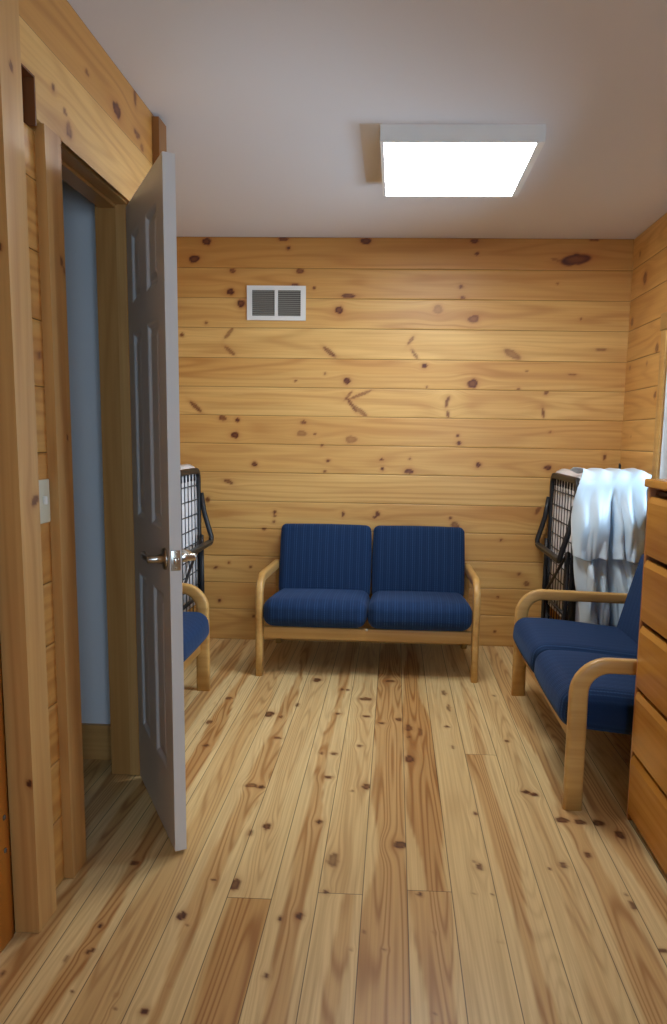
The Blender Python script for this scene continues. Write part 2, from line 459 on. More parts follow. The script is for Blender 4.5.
# knots as (along grain, across, half length, half width, turn in degrees, darkness)
BACK_KNOTS = [
(-1.138,2.413,.0274,.0213,0,1), (-1.215,2.313,.0335,.0213,10,1), (-.681,2.43,.0305,.0122,0,.9), (-.652,2.379,.0122,.011,0,.9), (-.195,2.421,.0335,.0183,0,1),
(-.985,2.248,.0183,.014,0,.8), (-.583,2.249,.0244,.0152,0,.8), (-.998,2.127,.022,.0183,0,1), (-.936,2.06,.0232,.0232,0,1), (-.612,2.169,.0244,.0079,0,.8),
(-.499,2.152,.0085,.0085,0,.8), (-.297,2.108,.0427,.0122,0,.9), (-.349,2.027,.0244,.022,0,1), (.237,2.036,.0274,.0274,0,.45), (-1.148,1.945,.0085,.0085,0,.8),
(-1.009,1.888,.0427,.0104,50,.6), (-1.004,1.782,.0427,.011,-40,.6), (-.406,1.785,.0488,.0122,-38,.75), (.082,1.858,.0305,.0098,55,.6), (.108,1.772,.0366,.0091,-55,.6),
(.169,1.71,.014,.0122,0,.9), (-.296,1.614,.0201,.0183,0,1), (-.429,1.654,.0073,.0073,0,.7), (-.608,1.612,.0085,.0073,0,.7), (.185,1.585,.0073,.0061,0,.6),
(-1.219,1.449,.0488,.0122,-42,.8), (-.205,1.538,.0732,.0091,22,.6), (-.27,1.478,.0549,.0098,-55,.75), (-.215,1.437,.061,.0134,-35,.6), (-.289,1.525,.0366,.0079,50,.6),
(.307,1.498,.0091,.0305,-10,.7), (-1.053,1.383,.0232,.0165,-20,.8), (-.961,1.372,.0134,.0134,0,.9), (-.977,1.281,.0244,.0195,0,1), (-.557,1.364,.0183,.0122,0,.8),
(-.569,1.298,.0305,.0183,0,.5), (-.487,1.295,.0073,.0073,0,.8), (-.267,1.266,.0366,.022,0,.5), (-.443,1.227,.0122,.0079,0,.7), (-.858,1.107,.0171,.0146,0,1),
(-.406,1.136,.0134,.0091,0,.8), (-.079,1.147,.011,.0079,0,.8), (-.073,1.091,.011,.011,0,.9), (.093,1.154,.0085,.0073,0,.8), (.089,1.079,.0274,.0152,0,.9),
(-.424,1.07,.0122,.0061,0,.7), (-1.019,.997,.0305,.0122,-20,.7), (-1.295,1.873,.011,.0122,0,.8), (.439,2.424,.0244,.0122,0,.9), (.455,2.353,.0122,.0091,0,.8),
(1.125,2.434,.0305,.0091,0,.7), (1.026,2.324,.0915,.0317,8,1.1), (.919,2.321,.0366,.0079,-10,.5), (.368,2.167,.0134,.011,0,.7), (.379,2.104,.0152,.0098,0,.7),
(.93,2.188,.0079,.0061,0,.6), (.449,1.983,.0335,.022,12,.75), (1.075,1.989,.0073,.0073,0,.6), (.681,1.784,.0579,.0207,-28,.55), (1.204,1.815,.0427,.0061,0,.5),
(.166,1.708,.0152,.0122,0,.9), (.456,1.608,.0317,.0274,20,.9), (1.046,1.668,.0244,.0061,-5,.7), (.773,1.686,.0085,.0061,0,.6), (.729,1.581,.0122,.0073,0,.7),
(.311,1.512,.0098,.0244,-25,.6), (.314,1.427,.0098,.0201,10,.7), (.896,1.565,.011,.0195,-30,.6), (.882,1.44,.0079,.0305,8,.7), (.378,1.3,.0104,.0091,0,.8),
(.386,1.255,.014,.011,0,.9), (.927,1.33,.0073,.0061,0,.5), (.508,1.126,.0171,.014,0,1), (.925,1.116,.022,.0152,0,1), (1.258,1.186,.0098,.0183,0,.8),
(.878,.859,.0122,.0366,-30,.6), (.662,.67,.0091,.0079,0,.7), (.781,.461,.0122,.0091,0,.7), (.83,.401,.0183,.0152,0,.7), (.658,.313,.0079,.0067,0,.7),
(.647,.093,.0073,.0073,0,.7), (-.734,.814,.011,.011,0,.8), (-.734,.789,.0091,.0079,0,.8), (-.737,.754,.0091,.0091,0,.8), (-.8,.706,.0122,.0085,0,.8),
(-.885,.465,.0091,.0091,0,.7), (-.31,.81,.0079,.0183,0,.8), (-.098,.814,.0134,.0171,0,.8), (-.115,.795,.0122,.0091,0,.8), (-.867,.152,.0091,.0091,0,.7),
(.351,.797,.011,.0091,0,.8), (.379,.756,.0274,.0183,-25,.7), (-1.152,.88,.0146,.0183,0,.7), (-1.105,.455,.0122,.0079,30,.8), (-1.021,.49,.0073,.0073,0,.7),
(-1.083,.246,.0122,.011,0,.9),
]
FLOOR_KNOTS = [
(1.957,-.433,.029,.015,0,1), (1.975,-.499,.007,.006,0,.9), (1.809,-.546,.018,.012,0,1), (1.774,-.518,.005,.004,0,.6), (1.815,-.279,.011,.007,0,1),
(1.83,-.23,.014,.011,0,1), (1.602,-.281,.009,.007,0,.9), (2.1,-.162,.039,.017,0,.7), (1.94,-.169,.009,.009,0,.8), (1.709,-.084,.004,.005,0,.7),
(2.199,.046,.021,.025,0,1), (1.946,.098,.009,.007,0,.9), (1.786,.13,.004,.004,0,.7), (1.711,.003,.005,.005,0,.6), (2.094,.284,.017,.011,0,.9),
(2.12,.273,.011,.006,0,.5), (1.959,.255,.004,.006,0,.4), (1.958,.305,.004,.004,0,.7), (1.761,.3,.004,.005,0,.6), (1.509,.116,.003,.003,0,.6),
(1.777,-.053,.006,.003,0,.5), (2.122,.541,.017,.012,0,.8), (2.098,.496,.008,.004,0,.8), (2.184,.631,.016,.011,0,.9), (1.983,.687,.007,.006,0,.7),
(1.934,.691,.023,.008,0,.8), (1.754,.708,.009,.013,0,.8), (3.768,-.386,.03,.021,0,1), (3.456,-.787,.02,.015,0,.9), (3.634,-.243,.015,.01,0,.8),
(3.627,-.213,.015,.01,0,.8), (3.395,-.441,.021,.009,0,.9), (3.268,-.557,.035,.023,0,1), (3.236,-.496,.017,.009,0,.9), (3.15,-.809,.023,.015,0,.9),
(2.898,-.758,.013,.014,0,.9), (2.999,-.477,.012,.019,0,.8), (3.299,-.239,.012,.013,0,.8), (2.562,-.502,.016,.024,0,.8), (2.553,-.465,.015,.014,0,.9),
(2.28,-.396,.02,.013,0,1), (2.236,-.442,.016,.009,0,.8), (2.863,-.272,.012,.009,0,.8), (2.862,-.222,.013,.014,0,.8), (2.649,-.225,.012,.015,0,.9),
(2.321,-.227,.015,.01,0,.95), (2.547,-.13,.009,.006,0,.6), (2.944,-.121,.015,.006,0,.7), (3.505,-.117,.021,.032,0,.8), (3.277,-.105,.014,.017,0,.8),
(2.945,-.119,.012,.011,0,.8), (2.585,-.078,.024,.015,0,.9), (2.547,-.129,.008,.005,0,.6), (3.787,.001,.02,.027,0,.8), (3.203,-.032,.012,.015,0,.8),
(3.252,.045,.022,.014,0,.8), (3.155,.089,.039,.016,0,.8), (2.835,.087,.034,.019,0,.9), (3.119,.138,.05,.009,0,.6), (3.055,.088,.015,.007,0,.7),
(3.626,.277,.039,.011,0,.7), (3.42,.286,.048,.009,0,.6), (3.184,.261,.012,.01,0,.8), (2.966,.27,.016,.007,0,.7), (2.414,.306,.011,.008,0,.95),
(3.047,.508,.01,.01,0,.8), (3.61,.527,.012,.008,0,.7), (2.587,.509,.014,.015,0,.9), (2.57,.535,.014,.015,0,.9), (2.393,.597,.018,.024,0,.9),
(2.384,.655,.018,.019,0,.9), (2.382,.715,.02,.021,0,.9), (2.312,.768,.026,.015,0,1), (1.755,-.745,.009,.008,0,1), (1.656,-.737,.006,.008,0,.9),
(1.664,-.728,.006,.007,0,.9), (1.523,-.72,.004,.003,0,.8), (1.629,-.784,.018,.004,0,.6), (2.043,-.755,.013,.013,0,.9), (1.476,-.533,.011,.01,0,1),
(1.571,-.908,.008,.007,0,.8), (1.521,-.615,.005,.005,0,.6), (1.481,-.6,.003,.005,0,.6), (1.557,-.5,.004,.003,0,.6),
]
RIGHT_KNOTS = [
(4.274,2.174,.0297,.033,0,.8), (4.457,1.966,.0216,.024,0,.7), (4.007,1.767,.0234,.026,0,.8), (4.44,1.704,.0099,.011,0,.7), (4.152,1.701,.009,.01,0,.7),
(3.989,1.525,.0171,.019,0,.8), (4.342,1.309,.0063,.007,0,.6), (4.389,2.328,.0153,.017,0,.5),
]
LEFT_KNOTS = [
(2.483,2.307,.036,.022,0,1), (2.251,2.312,.015,.008,0,.7), (2.656,2.42,.015,.029,0,.7), (2.668,2.305,.031,.012,0,.8), (2.716,2.278,.016,.013,0,.6),
(2.026,2.173,.01,.009,0,.8), (2.094,2.142,.012,.008,0,.7), (2.115,2.102,.02,.021,0,.7), (2.023,1.736,.009,.01,0,.8), (2.046,1.72,.009,.011,0,.6),
(2.02,1.27,.006,.004,0,.8),
]

# ------------------------------------------------------------------ floor
FX = [0.8270, 0.6988, 0.5713, 0.4430, 0.3152, 0.1898, 0.0627, -0.0638, -0.1902, -0.3170, -0.4422, -0.5728, -0.700]
while FX[0] < XR: FX.insert(0, FX[0] + .1275)
while FX[-1] > -2.05: FX.append(FX[-1] - .127)
YS = sorted(set([round(t, 3) for t in np.concatenate([np.linspace(YF, 1.3, 40), np.arange(1.3, 2.6, .0075), np.arange(2.6, D + .01, .011)])]))
YS[-1] = D
floorb = Boards()
floorb.solid(-2.06, XR + .05, YF - .05, D + .05, -.06, -.006)
fk = [(k[0], -k[1]) + tuple(k[2:]) for k in FLOOR_KNOTS]
# x of the board's right seam -> (joints, [(tone, heart)])   heart = (strength, centre, half width)
spec = {
    0.6988: ([], [(.15, (.75, .60, .26))]),
    0.5713: ([], [(.25, (.3, .5, .2))]),
    0.4430: ([2.899], [(.2, (.75, .55, .22)), (.1, (.5, .5, .2))]),
    0.3152: ([], [(.3, None)]),
    0.1898: ([1.964], [(.35, (.8, .38, .34)), (.5, (1.0, .48, .42))]),
    0.0627: ([], [(.35, (.8, .5, .62))]),
    -0.0638: ([1.935], [(.2, (.7, .45, .2)), (.3, (.25, .5, .3))]),
    -0.1902: ([], [(.2, (.75, .45, .2))]),
    -0.3170: ([1.897], [(.6, (.95, .45, .5)), (.3, (.25, .5, .3))]),
    -0.4422: ([], [(.25, (.75, .42, .24))]),
    -0.5728: ([], [(.5, (.45, .5, .35))]),
    -0.700: ([], [(.2, (1.0, .5, .24))]),
}
rs = random.Random(3)
for i in range(len(FX) - 1):
    xa, xb = FX[i], FX[i + 1]
    key = round(xa, 4)
    joints, kinds = spec.get(key, ([], [(rs.uniform(.1, .5), (rs.uniform(.2, .9), rs.uniform(.4, .6), rs.uniform(.15, .35)))]))
    cuts = [YF] + joints + [D]
    for j in range(len(cuts) - 1):
        a, b = cuts[j], cuts[j + 1]
        us = [a] + [y for y in YS if a + .003 < y < b - .003] + [b]
        tone, heart = kinds[min(j, len(kinds) - 1)]
        seed = rs.random() * 10
        vis = xa > -1.4
        floorb.board((0, 0, 0), (0, 1, 0), (-1, 0, 0), a, b, -xa, -xb, fk, tone, heart, seed, us=us if vis else us[::6] + [b],
                     dv=.0085 if vis else .04, groove=1e-5, gw=.0019, ends=(j > 0, j < len(cuts) - 2))
floor = floorb.build('floor', M['pine_floor']); tag(floor, 'wide knotty pine floorboards running away from the doorway', 'floor', kind='structure')

# ------------------------------------------------------------------ walls
ZS = [0, .195, .365, .534, .707, .878, 1.055, 1.229, 1.401, 1.571, 1.743, 1.919, 2.092, 2.264, 2.44]
wt = random.Random(11)
b = Boards(); b.solid(XLR - .1, XR + .12, D + .006, D + .12, -.05, H)
TONES = [.35, .5, .3, .55, .4, .25, .5, .55, .2, .4, .1, .35, .75, 1.0]
for i in range(14):
    b.board((0, D, 0), (1, 0, 0), (0, 0, 1), XLR, XR, ZS[i], ZS[i + 1], BACK_KNOTS, TONES[i], (wt.uniform(.1, .5), wt.uniform(.3, .7), wt.uniform(.15, .35)), wt.random() * 10, du=.009, dv=.008, groove=.002, gw=.0016)
tag(b.build('wall_back', M['pine_wall']), 'far wall of wide horizontal knotty pine boards', 'wall', kind='structure')

WY0, WY1, WZ0, WZ1 = 2.66, 3.845, .95, 1.84      # window opening in the right wall
b = Boards()
X2 = XR + .10
b.solid(XR + .006, X2, YF - .05, WY0, -.05, H); b.solid(XR + .006, X2, WY1, D + .006, -.05, H)
b.solid(XR + .006, X2, WY0, WY1, -.05, WZ0); b.solid(XR + .006, X2, WY0, WY1, WZ1, H)
rk = [(-k[0],) + tuple(k[1:]) for k in RIGHT_KNOTS]
for i in range(14):
    z0, z1 = ZS[i], ZS[i + 1]; tone = wt.uniform(.2, .6); he = (wt.uniform(.1, .5), .5, .3); sd = wt.random() * 10
    segs = []
    if z1 <= WZ0 or z0 >= WZ1: segs = [(YF, D, z0, z1)]
    else:
        segs = [(WY1, D, z0, z1), (YF, WY0, z0, z1)]
        if z0 < WZ0: segs.append((WY0, WY1, z0, WZ0))
        if z1 > WZ1: segs.append((WY0, WY1, WZ1, z1))
    for (ya, yb, za, zb) in segs:
        b.board((XR, 0, 0), (0, -1, 0), (0, 0, 1), -yb, -ya, za, zb, rk, tone, he, sd, du=.012, dv=.01, groove=.003, gw=.0022)
tag(b.build('wall_right', M['pine_wall']), 'right wall of horizontal pine boards around the window', 'wall', kind='structure')

# partition with the doorway (front face x = XL)
DY0, DY1, DZ = 2.045, 2.612, 2.058                # door opening
PE = 2.92                                         # far end of the partition
b = Boards()
XI = -1.045
b.solid(XI, -.985, 1.805, DY0 - .03, 0, H)                     # core behind the switch strip
b.solid(XI, XL - .006, DY0 - .03, DY1 + .028, DZ + .03, H)     # over the door
b.solid(XI, XL - .006, DY1 + .03, PE, 0, H)                    # beyond the door
b.solid(XI, -.955, YF - .05, 1.805, 0, H)                      # nearer than the post
b.solid(XLR - .1, XI, 2.76, PE, 0, H)                          # end wall of the closet, room side
strip_x = -.93
cz = ZS[:12] + [2.04]
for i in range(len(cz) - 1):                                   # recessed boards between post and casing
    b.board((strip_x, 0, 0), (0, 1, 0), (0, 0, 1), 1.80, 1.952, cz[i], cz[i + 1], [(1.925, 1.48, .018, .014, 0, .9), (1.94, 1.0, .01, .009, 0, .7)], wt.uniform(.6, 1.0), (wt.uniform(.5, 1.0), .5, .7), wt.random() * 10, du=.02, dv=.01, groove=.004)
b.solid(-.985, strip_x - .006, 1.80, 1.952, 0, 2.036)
b.board((XL, 0, 0), (0, 1, 0), (0, 0, 1), 1.805, PE, 2.2605, H, LEFT_KNOTS, 1.0, (.7, .5, .4), 3.3, du=.008, dv=.008, groove=1e-5, gw=.0022)
lk2 = LEFT_KNOTS
b.board((XL, 0, 0), (0, 1, 0), (0, 0, 1), 1.805, 1.927, 2.157, 2.2605, lk2, .4, (.2, .5, .4), 5.2, du=.008, dv=.008, groove=.0)
b.board((XL, 0, 0), (0, 1, 0), (0, 0, 1), 1.927, PE, DZ, 2.2605, lk2, .4, (.2, .5, .4), 5.2, du=.008, dv=.008, groove=.0)
b.solid(-.975, XL - .004, 1.927, DY0, DZ + .001, 2.2605)       # end grain beside the notch
b.solid(-.975, XL - .004, 1.805, 1.927, 2.158, 2.2605)
for i in range(12):
    z0, z1 = ZS[i], min(ZS[i + 1], DZ)
    if z1 > z0: b.board((XL, 0, 0), (0, 1, 0), (0, 0, 1), DY1 + .03, PE, z0, z1, [], wt.uniform(.3, .7), None, wt.random() * 10, du=.02, dv=.02, groove=.004)
tag(b.build('wall_left', M['pine_wall']), 'left partition wall of pine boards around the open doorway', 'wall', kind='structure')
b = Boards(); b.timber(-.9845, -.979, 1.807, 1.92, 2.04, 2.157, 2, tone=.7); b.timber(-.979, XL - .0005, 1.9215, 1.9265, 2.04, 2.157, 2, tone=.8); b.timber(-.979, XL - .0005, 1.807, 1.921, 2.152, 2.1565, 2, tone=.8)  # notch lining in darkened pine, the recess shade put into its colour
tag(b.build('trim_1', M['pine_recess_shade']), 'recess in the pine boards above the light switch, shade put into its lining colour', 'wall recess', kind='structure')

b = Boards()
b.solid(XLR - .1, XLR - .006, PE, D + .006, -.05, H)
for i in range(14):
    b.board((XLR, 0, 0), (0, 1, 0), (0, 0, 1), PE, D, ZS[i], ZS[i + 1], [], wt.uniform(.3, .6), None, wt.random() * 10, du=.1, dv=.03, groove=.003)
tag(b.build('wall_left_rear', M['pine_wall']), 'pine left wall behind the open door', 'wall', kind='structure')

# wall behind the viewpoint with a wide window
FW = (.25, 1.25, .75, 2.05)
b = Boards()
b.solid(-2.1, FW[0], YF - .1, YF, -.05, H); b.solid(FW[1], X2, YF - .1, YF, -.05, H)
b.solid(FW[0], FW[1], YF - .1, YF, -.05, FW[2]); b.solid(FW[0], FW[1], YF - .1, YF, FW[3], H)
tag(b.build('wall_front', M['pine_wall']), 'pine wall behind the viewpoint', 'wall', kind='structure')
mb = MB()
for (x0, x1, z0, z1) in ((FW[0], FW[1], FW[2], FW[2] + .05), (FW[0], FW[1], FW[3] - .05, FW[3]), (FW[0], FW[0] + .05, FW[2], FW[3]), (FW[1] - .05, FW[1], FW[2], FW[3]), (.725, .775, FW[2], FW[3])):
    mb.box(x0, x1, YF - .08, YF - .03, z0, z1)
w2 = tag(mb.build('window_2', M['white_metal']), 'window in the wall behind the viewpoint', 'window', kind='structure')
MB().box(FW[0] + .02, FW[1] - .02, YF - .06, YF - .055, FW[2] + .02, FW[3] - .02).build('pane', M['glass'], w2)

# ceiling
mb = MB(); mb.box(-2.1, X2, YF - .1, D + .1, H, H + .06)
tag(mb.build('ceiling', M['ceiling']), 'plain off white painted ceiling', 'ceiling', kind='structure')
mb = MB(); mb.rbox((-.115, 3.235, H - .0008), (.085, .63, .0016), .0006, 1)
tag(mb.build('trim_2', M['patch']), 'beige unpainted strip on the ceiling beside the light panel', 'ceiling strip', kind='structure')

# closet behind the door
mb = MB()
mb.box(-2.0, XI - .001, 2.75, 2.759, 0, H)
mb.box(-2.1, -2.0, 1.55, 2.759, 0, H)
mb.box(-2.0, XI - .001, 1.55, 1.60, 0, H)
tag(mb.build('wall_closet', M['closet']), 'plain pale grey wall inside the doorway', 'wall', kind='structure')
b = Boards(); b.timber(-1.99, XI - .002, 2.733, 2.7495, 0.001, .142, 0, tone=.5)
tag(b.build('baseboard_closet', M['pine_trim']), 'wooden baseboard along the grey wall inside the doorway', 'baseboard', kind='structure')

# timbers round the doorway
b = Boards(); b.timber(-.953, -.889, 1.716, 1.813, 0.001, H - .001, 2,
    {'x+': [(1.114, 1.79, .012, .022, 25, .7), (2.105, 1.765, .012, .008, 0, .8)], 'y-': [(1.70, -.915, .012, .012, 0, 1), (2.11, -.93, .010, .008, 0, .9), (.408, -.897, .010, .008, 0, 1)]}, tone=.25, heart=(.35, .5, .3), dv=.006, du=.006, faces='x+y-y+x-')
tag(b.build('trim_3', M['pine_trim']), 'thick squared pine post standing at the left edge beside the light switch', 'post', kind='structure')
b = Boards(); b.timber(-.945, -.904, 1.952, DY0, 0.001, DZ - .001, 2, {'x+': [(1.736, 2.023, .012, .009, 0, .8), (1.716, 2.036, .010, .007, 0, .7), (1.27, 2.02, .006, .004, 0, .8)]}, tone=.3, heart=(.5, .5, .3), dv=.008, du=.008)
b.timber(-1.02, -.945, DY0 - .03, DY0 - .004, 0.001, DZ - .001, 2, tone=.5)
tag(b.build('trim_4', M['pine_trim']), 'near pine casing of the doorway beside the light switch', 'door casing', kind='structure')
b = Boards(); b.timber(XI, -.973, DY1, DY1 + .029, .001, DZ - .001, 2, tone=.75, heart=(.5, .5, .4))
b.timber(-.9725, XL - .0005, DY1 - .003, DY1 + .029, .001, DZ - .001, 2, tone=.2)
tag(b.build('trim_5', M['pine_trim']), 'far pine door jamb where the open door hinges', 'door jamb', kind='structure')
b = Boards(); b.timber(XI, -.93, DY0 - .003, DY1 + .029, DZ, DZ + .029, 1, tone=.5); b.timber(-1.03, -.972, DY0, DY1, DZ - .012, DZ - .0005, 1, tone=.5)
tag(b.build('trim_6', M['pine_trim']), 'head jamb across the top of the doorway', 'door jamb', kind='structure')
b = Boards(); b.timber(XL + .0005, XL + .026, 2.83, PE - .001, .001, H - .012, 2, tone=.8, heart=(.7, .5, .5))
tag(b.build('trim_7', M['pine_brown']), 'upright brown pine corner strip rising above the open door', 'corner trim', kind='structure')
# orange stained panel at the very left edge
b8 = MB(); b8.rbox((-.9515, 1.30, .45), (.007, .80, .898), .002, 1)
t8 = tag(b8.build('trim_8', M['orange_wood']), 'orange stained panel low at the left edge beside the post', 'wood panel', kind='structure')
for (y, z) in ((1.682, .334), (1.680, .248)):
    MB().lathe([(0, .007), (.002, .0065), (.003, .004), (.0032, 0.0005)], (-.948, y, z), (1, 0, 0), 12).build('screw', M['steel_screw'], t8)
b = Boards(); b.timber(-.9545, -.948, .9, 1.7, .90, H - .001, 2, {'x+': [(.92, 1.68, .014, .05, 0, .9)]}, tone=.45, heart=(.4, .5, .4))
tag(b.build('trim_9', M['pine_trim']), 'flat pine board at the left edge above the orange panel', 'wall board', kind='structure')

# ------------------------------------------------------------------ window in the right wall
mb = MB()
cw = .085
mb.rbox((XR - .0055, WY1 + .0445, (WZ0 + WZ1) / 2 + .02), (.011, .081, WZ1 - WZ0 + .14), .004, 1)
mb.rbox((XR - .009, WY0 - cw / 2 + .005, (WZ0 + WZ1) / 2 + .02), (.018, cw, WZ1 - WZ0 + .14), .004, 1)
mb.rbox((XR - .0095, (WY0 + WY1) / 2, WZ1 + .045), (.019, WY1 - WY0 + .17, cw), .004, 1)
w1 = tag(mb.build('window_1', M['golden_oak']), 'pine cased window in the right wall over the dresser', 'window', kind='structure')
MB().rbox((XR - .02, (WY0 + WY1) / 2, WZ0 - .012), (.07, WY1 - WY0 + .2, .026), .006, 2).build('window_sill', M['golden_oak'], w1)
mb = MB()
mb.box(XR + .001, XR + .06, WY1 - .006, WY1 - .0005, WZ0 + .001, WZ1 - .001); mb.box(XR + .001, XR + .06, WY0 + .0005, WY0 + .006, WZ0 + .001, WZ1 - .001)
mb.box(XR + .001, XR + .06, WY0 + .006, WY1 - .006, WZ1 - .006, WZ1 - .0005); mb.box(XR + .001, XR + .06, WY0 + .006, WY1 - .006, WZ0 + .0005, WZ0 + .006)
mb.build('jamb_liner', M['white_metal'], w1)
mb = MB()
for (y0, y1, z0, z1) in ((WY0, WY1, WZ0, WZ0 + .045), (WY0, WY1, WZ1 - .045, WZ1), (WY0, WY0 + .04, WZ0 + .045, WZ1 - .045), (WY1 - .04, WY1, WZ0 + .045, WZ1 - .045), (WY0 + .04, WY1 - .04, 1.38, 1.42)):
    mb.box(XR + .0605, XR + .09, y0 + .0005, y1 - .0005, z0 + .0005, z1 - .0005)
mb.build('window_sash', M['white_metal'], w1)
MB().box(XR + .073, XR + .077, WY0 + .03, WY1 - .03, WZ0 + .03, WZ1 - .03).build('pane', M['glass'], w1)

# ------------------------------------------------------------------ door leaf
HINGE = Vector((-.929, 2.590, 0)); FREE = Vector((-.647, 2.093, 0))
DL = (FREE - HINGE).length; DT = .035; DH = 2.030
ddir = (FREE - HINGE).normalized()
dnrm = Vector((-ddir.y, ddir.x, 0))              # points into the room, away from the visible face
door_M = Matrix(((ddir.x, dnrm.x, 0, HINGE.x), (ddir.y, dnrm.y, 0, HINGE.y), (0, 0, 1, .012), (0, 0, 0, 1)))
def door_leaf():
    bm = bmesh.new()
    xs = [0, DL - .488, DL - .352, DL - .252, DL - .092, DL]
    zs = [0, .225, .79, .985, 1.605, 1.70, 1.925, DH]
    front = {}
    for side, y in ((0, 0.0), (1, DT)):
        g = [[bm.verts.new((x, y, z)) for z in zs] for x in xs]
        front[side] = g
        pf = []
        for i in range(len(xs) - 1):
            for j in range(len(zs) - 1):
                q = [g[i][j], g[i + 1][j], g[i + 1][j + 1], g[i][j + 1]]
                if side: q.reverse()
                f = bm.faces.new(q)
                if i in (1, 3) and j in (1, 3, 5): pf.append(f)
        bm.normal_update()
        for th, dp in ((.007, -.002), (.010, -.007), (.010, 0), (.016, .005)):
            bmesh.ops.inset_individual(bm, faces=pf, thickness=th, depth=dp, use_even_offset=True)
    a, c = front[0], front[1]
    n, m = len(xs), len(zs)
    for i in range(n - 1):
        bm.faces.new((a[i][0], c[i][0], c[i + 1][0], a[i + 1][0])); bm.faces.new((a[i][m - 1], a[i + 1][m - 1], c[i + 1][m - 1], c[i][m - 1]))
    for j in range(m - 1):
        bm.faces.new((a[0][j], a[0][j + 1], c[0][j + 1], c[0][j])); bm.faces.new((a[n - 1][j], c[n - 1][j], c[n - 1][j + 1], a[n - 1][j + 1]))
    bmesh.ops.recalc_face_normals(bm, faces=bm.faces)
    me = bpy.data.meshes.new('door_leaf'); bm.to_mesh(me); bm.free(); me.materials.append(M['door'])
    o = bpy.data.objects.new('door_1', me); COL.objects.link(o); o.matrix_world = door_M
    return o
door = tag(door_leaf(), 'white six panel door standing open into the room on the left', 'door', kind='structure')
def lever(sg):
    # sg -1: on the face seen from the doorway, +1: on the room side
    mb = MB(); y0 = 0 if sg < 0 else DT; hx = DL - .058; hz = .903
    mb.lathe([(0, .033), (.004, .033), (.008, .030), (.010, .016), (.030, .0115), (.052, .0115), (.055, .009)], (hx, y0, hz), (0, sg, 0), 24)
    pth = [(hx + .004, y0 + sg * .046, hz), (hx - .02, y0 + sg * .047, hz), (hx - .05, y0 + sg * .050, hz), (hx - .085, y0 + sg * .050, hz), (hx - .10, y0 + sg * .044, hz)]
    mb.sweep(pth, rsec(.020, .014, .006), (0, 0, 1))
    return mb.build('door_handle', M['nickel'], door)
lever(-1); lever(1)
mb = MB(); mb.rbox((DL + .0008, DT / 2, .905), (.003, .027, .060), .001, 1); mb.rbox((DL + .005, DT / 2, .905), (.012, .013, .018), .002, 1)
for dz in (-.022, .022): mb.lathe([(0, .0035), (.0012, .003)], (DL + .002, DT / 2, .905 + dz), (1, 0, 0), 10)
mb.build('latch_plate', M['nickel'], door)
for hz in (.25, 1.02, 1.78):
    mb = MB(); mb.tube([(-.004, DT + .006, hz - .045), (-.004, DT + .006, hz + .045)], .006, 10); mb.box(0.0, .03, DT, DT + .002, hz - .045, hz + .045)
    mb.build('hinge', M['nickel'], door)

# ------------------------------------------------------------------ light switch, vent, ceiling light
mb = MB(); mb.rbox((strip_x + .003, 1.9095, 1.101), (.006, .070, .116), .003, 2)
sw = mb.build('light_switch', M['ivory']); tag(sw, 'ivory switch plate on the pine strip between post and doorway', 'light switch')
mb = MB(); mb.rbox((strip_x + .0095, 1.9095, 1.104), (.010, .009, .022), .002, 1); mb.build('toggle', M['white_metal'], sw)

mb = MB()
vx0, vx1, vz0, vz1, vy = -.898, -.547, 1.963, 2.162, D
for (x0, x1, z0, z1) in ((vx0, vx1, vz1 - .025, vz1), (vx0, vx1, vz0, vz0 + .025), (vx0, vx0 + .030, vz0 + .025, vz1 - .025), (vx1 - .030, vx1, vz0 + .025, vz1 - .025), (-.7325, -.7135, vz0 + .025, vz1 - .025)):
    mb.box(x0, x1, vy - .012, vy, z0, z1)
vent = mb.build('air_vent', M['white_metal']); tag(vent, 'white louvred air vent high on the far pine wall', 'vent')
for (x0, x1) in ((vx0 + .030, -.7325), (-.7135, vx1 - .030)):
    mb = MB()
    for k in range(13):
        z = vz0 + .032 + k * .0113
        Mx = Matrix.Translation((0, vy - .0055, z)) @ Matrix.Rotation(R(38), 4, 'X')
        mb.box(x0, x1, -.0052, .0052, -.0007, .0007, Mx)
    mb.build('louvre_panel', M['vent_grey'], vent)
MB().box(vx0 + .01, vx1 - .01, vy - .0012, vy - .0002, vz0 + .01, vz1 - .01).build('back_plate', M['vent_dark'], vent)

lx0, lx1, ly0, ly1 = -.080, .533, 2.930, 3.572
mb = MB()
for (x0, x1, y0, y1) in ((lx0, lx1, ly0, ly0 + .014), (lx0, lx1, ly1 - .014, ly1), (lx0, lx0 + .014, ly0 + .014, ly1 - .014), (lx1 - .028, lx1, ly0 + .014, ly1 - .014)):
    mb.box(x0, x1, y0, y1, H - .061, H - .0005)
mb.box(lx0 + .014, lx1 - .028, ly0 + .014, ly1 - .014, H - .02, H - .0005)
cl = mb.build('ceiling_light', M['white_metal']); tag(cl, 'square flat white lit panel light on the ceiling', 'ceiling light')
mb = MB(); mb.box(lx0 + .0142, lx1 - .0282, ly0 + .0142, ly1 - .0142, H - .059, H - .054)
mb.build('diffuser', M['diffuser'], cl)

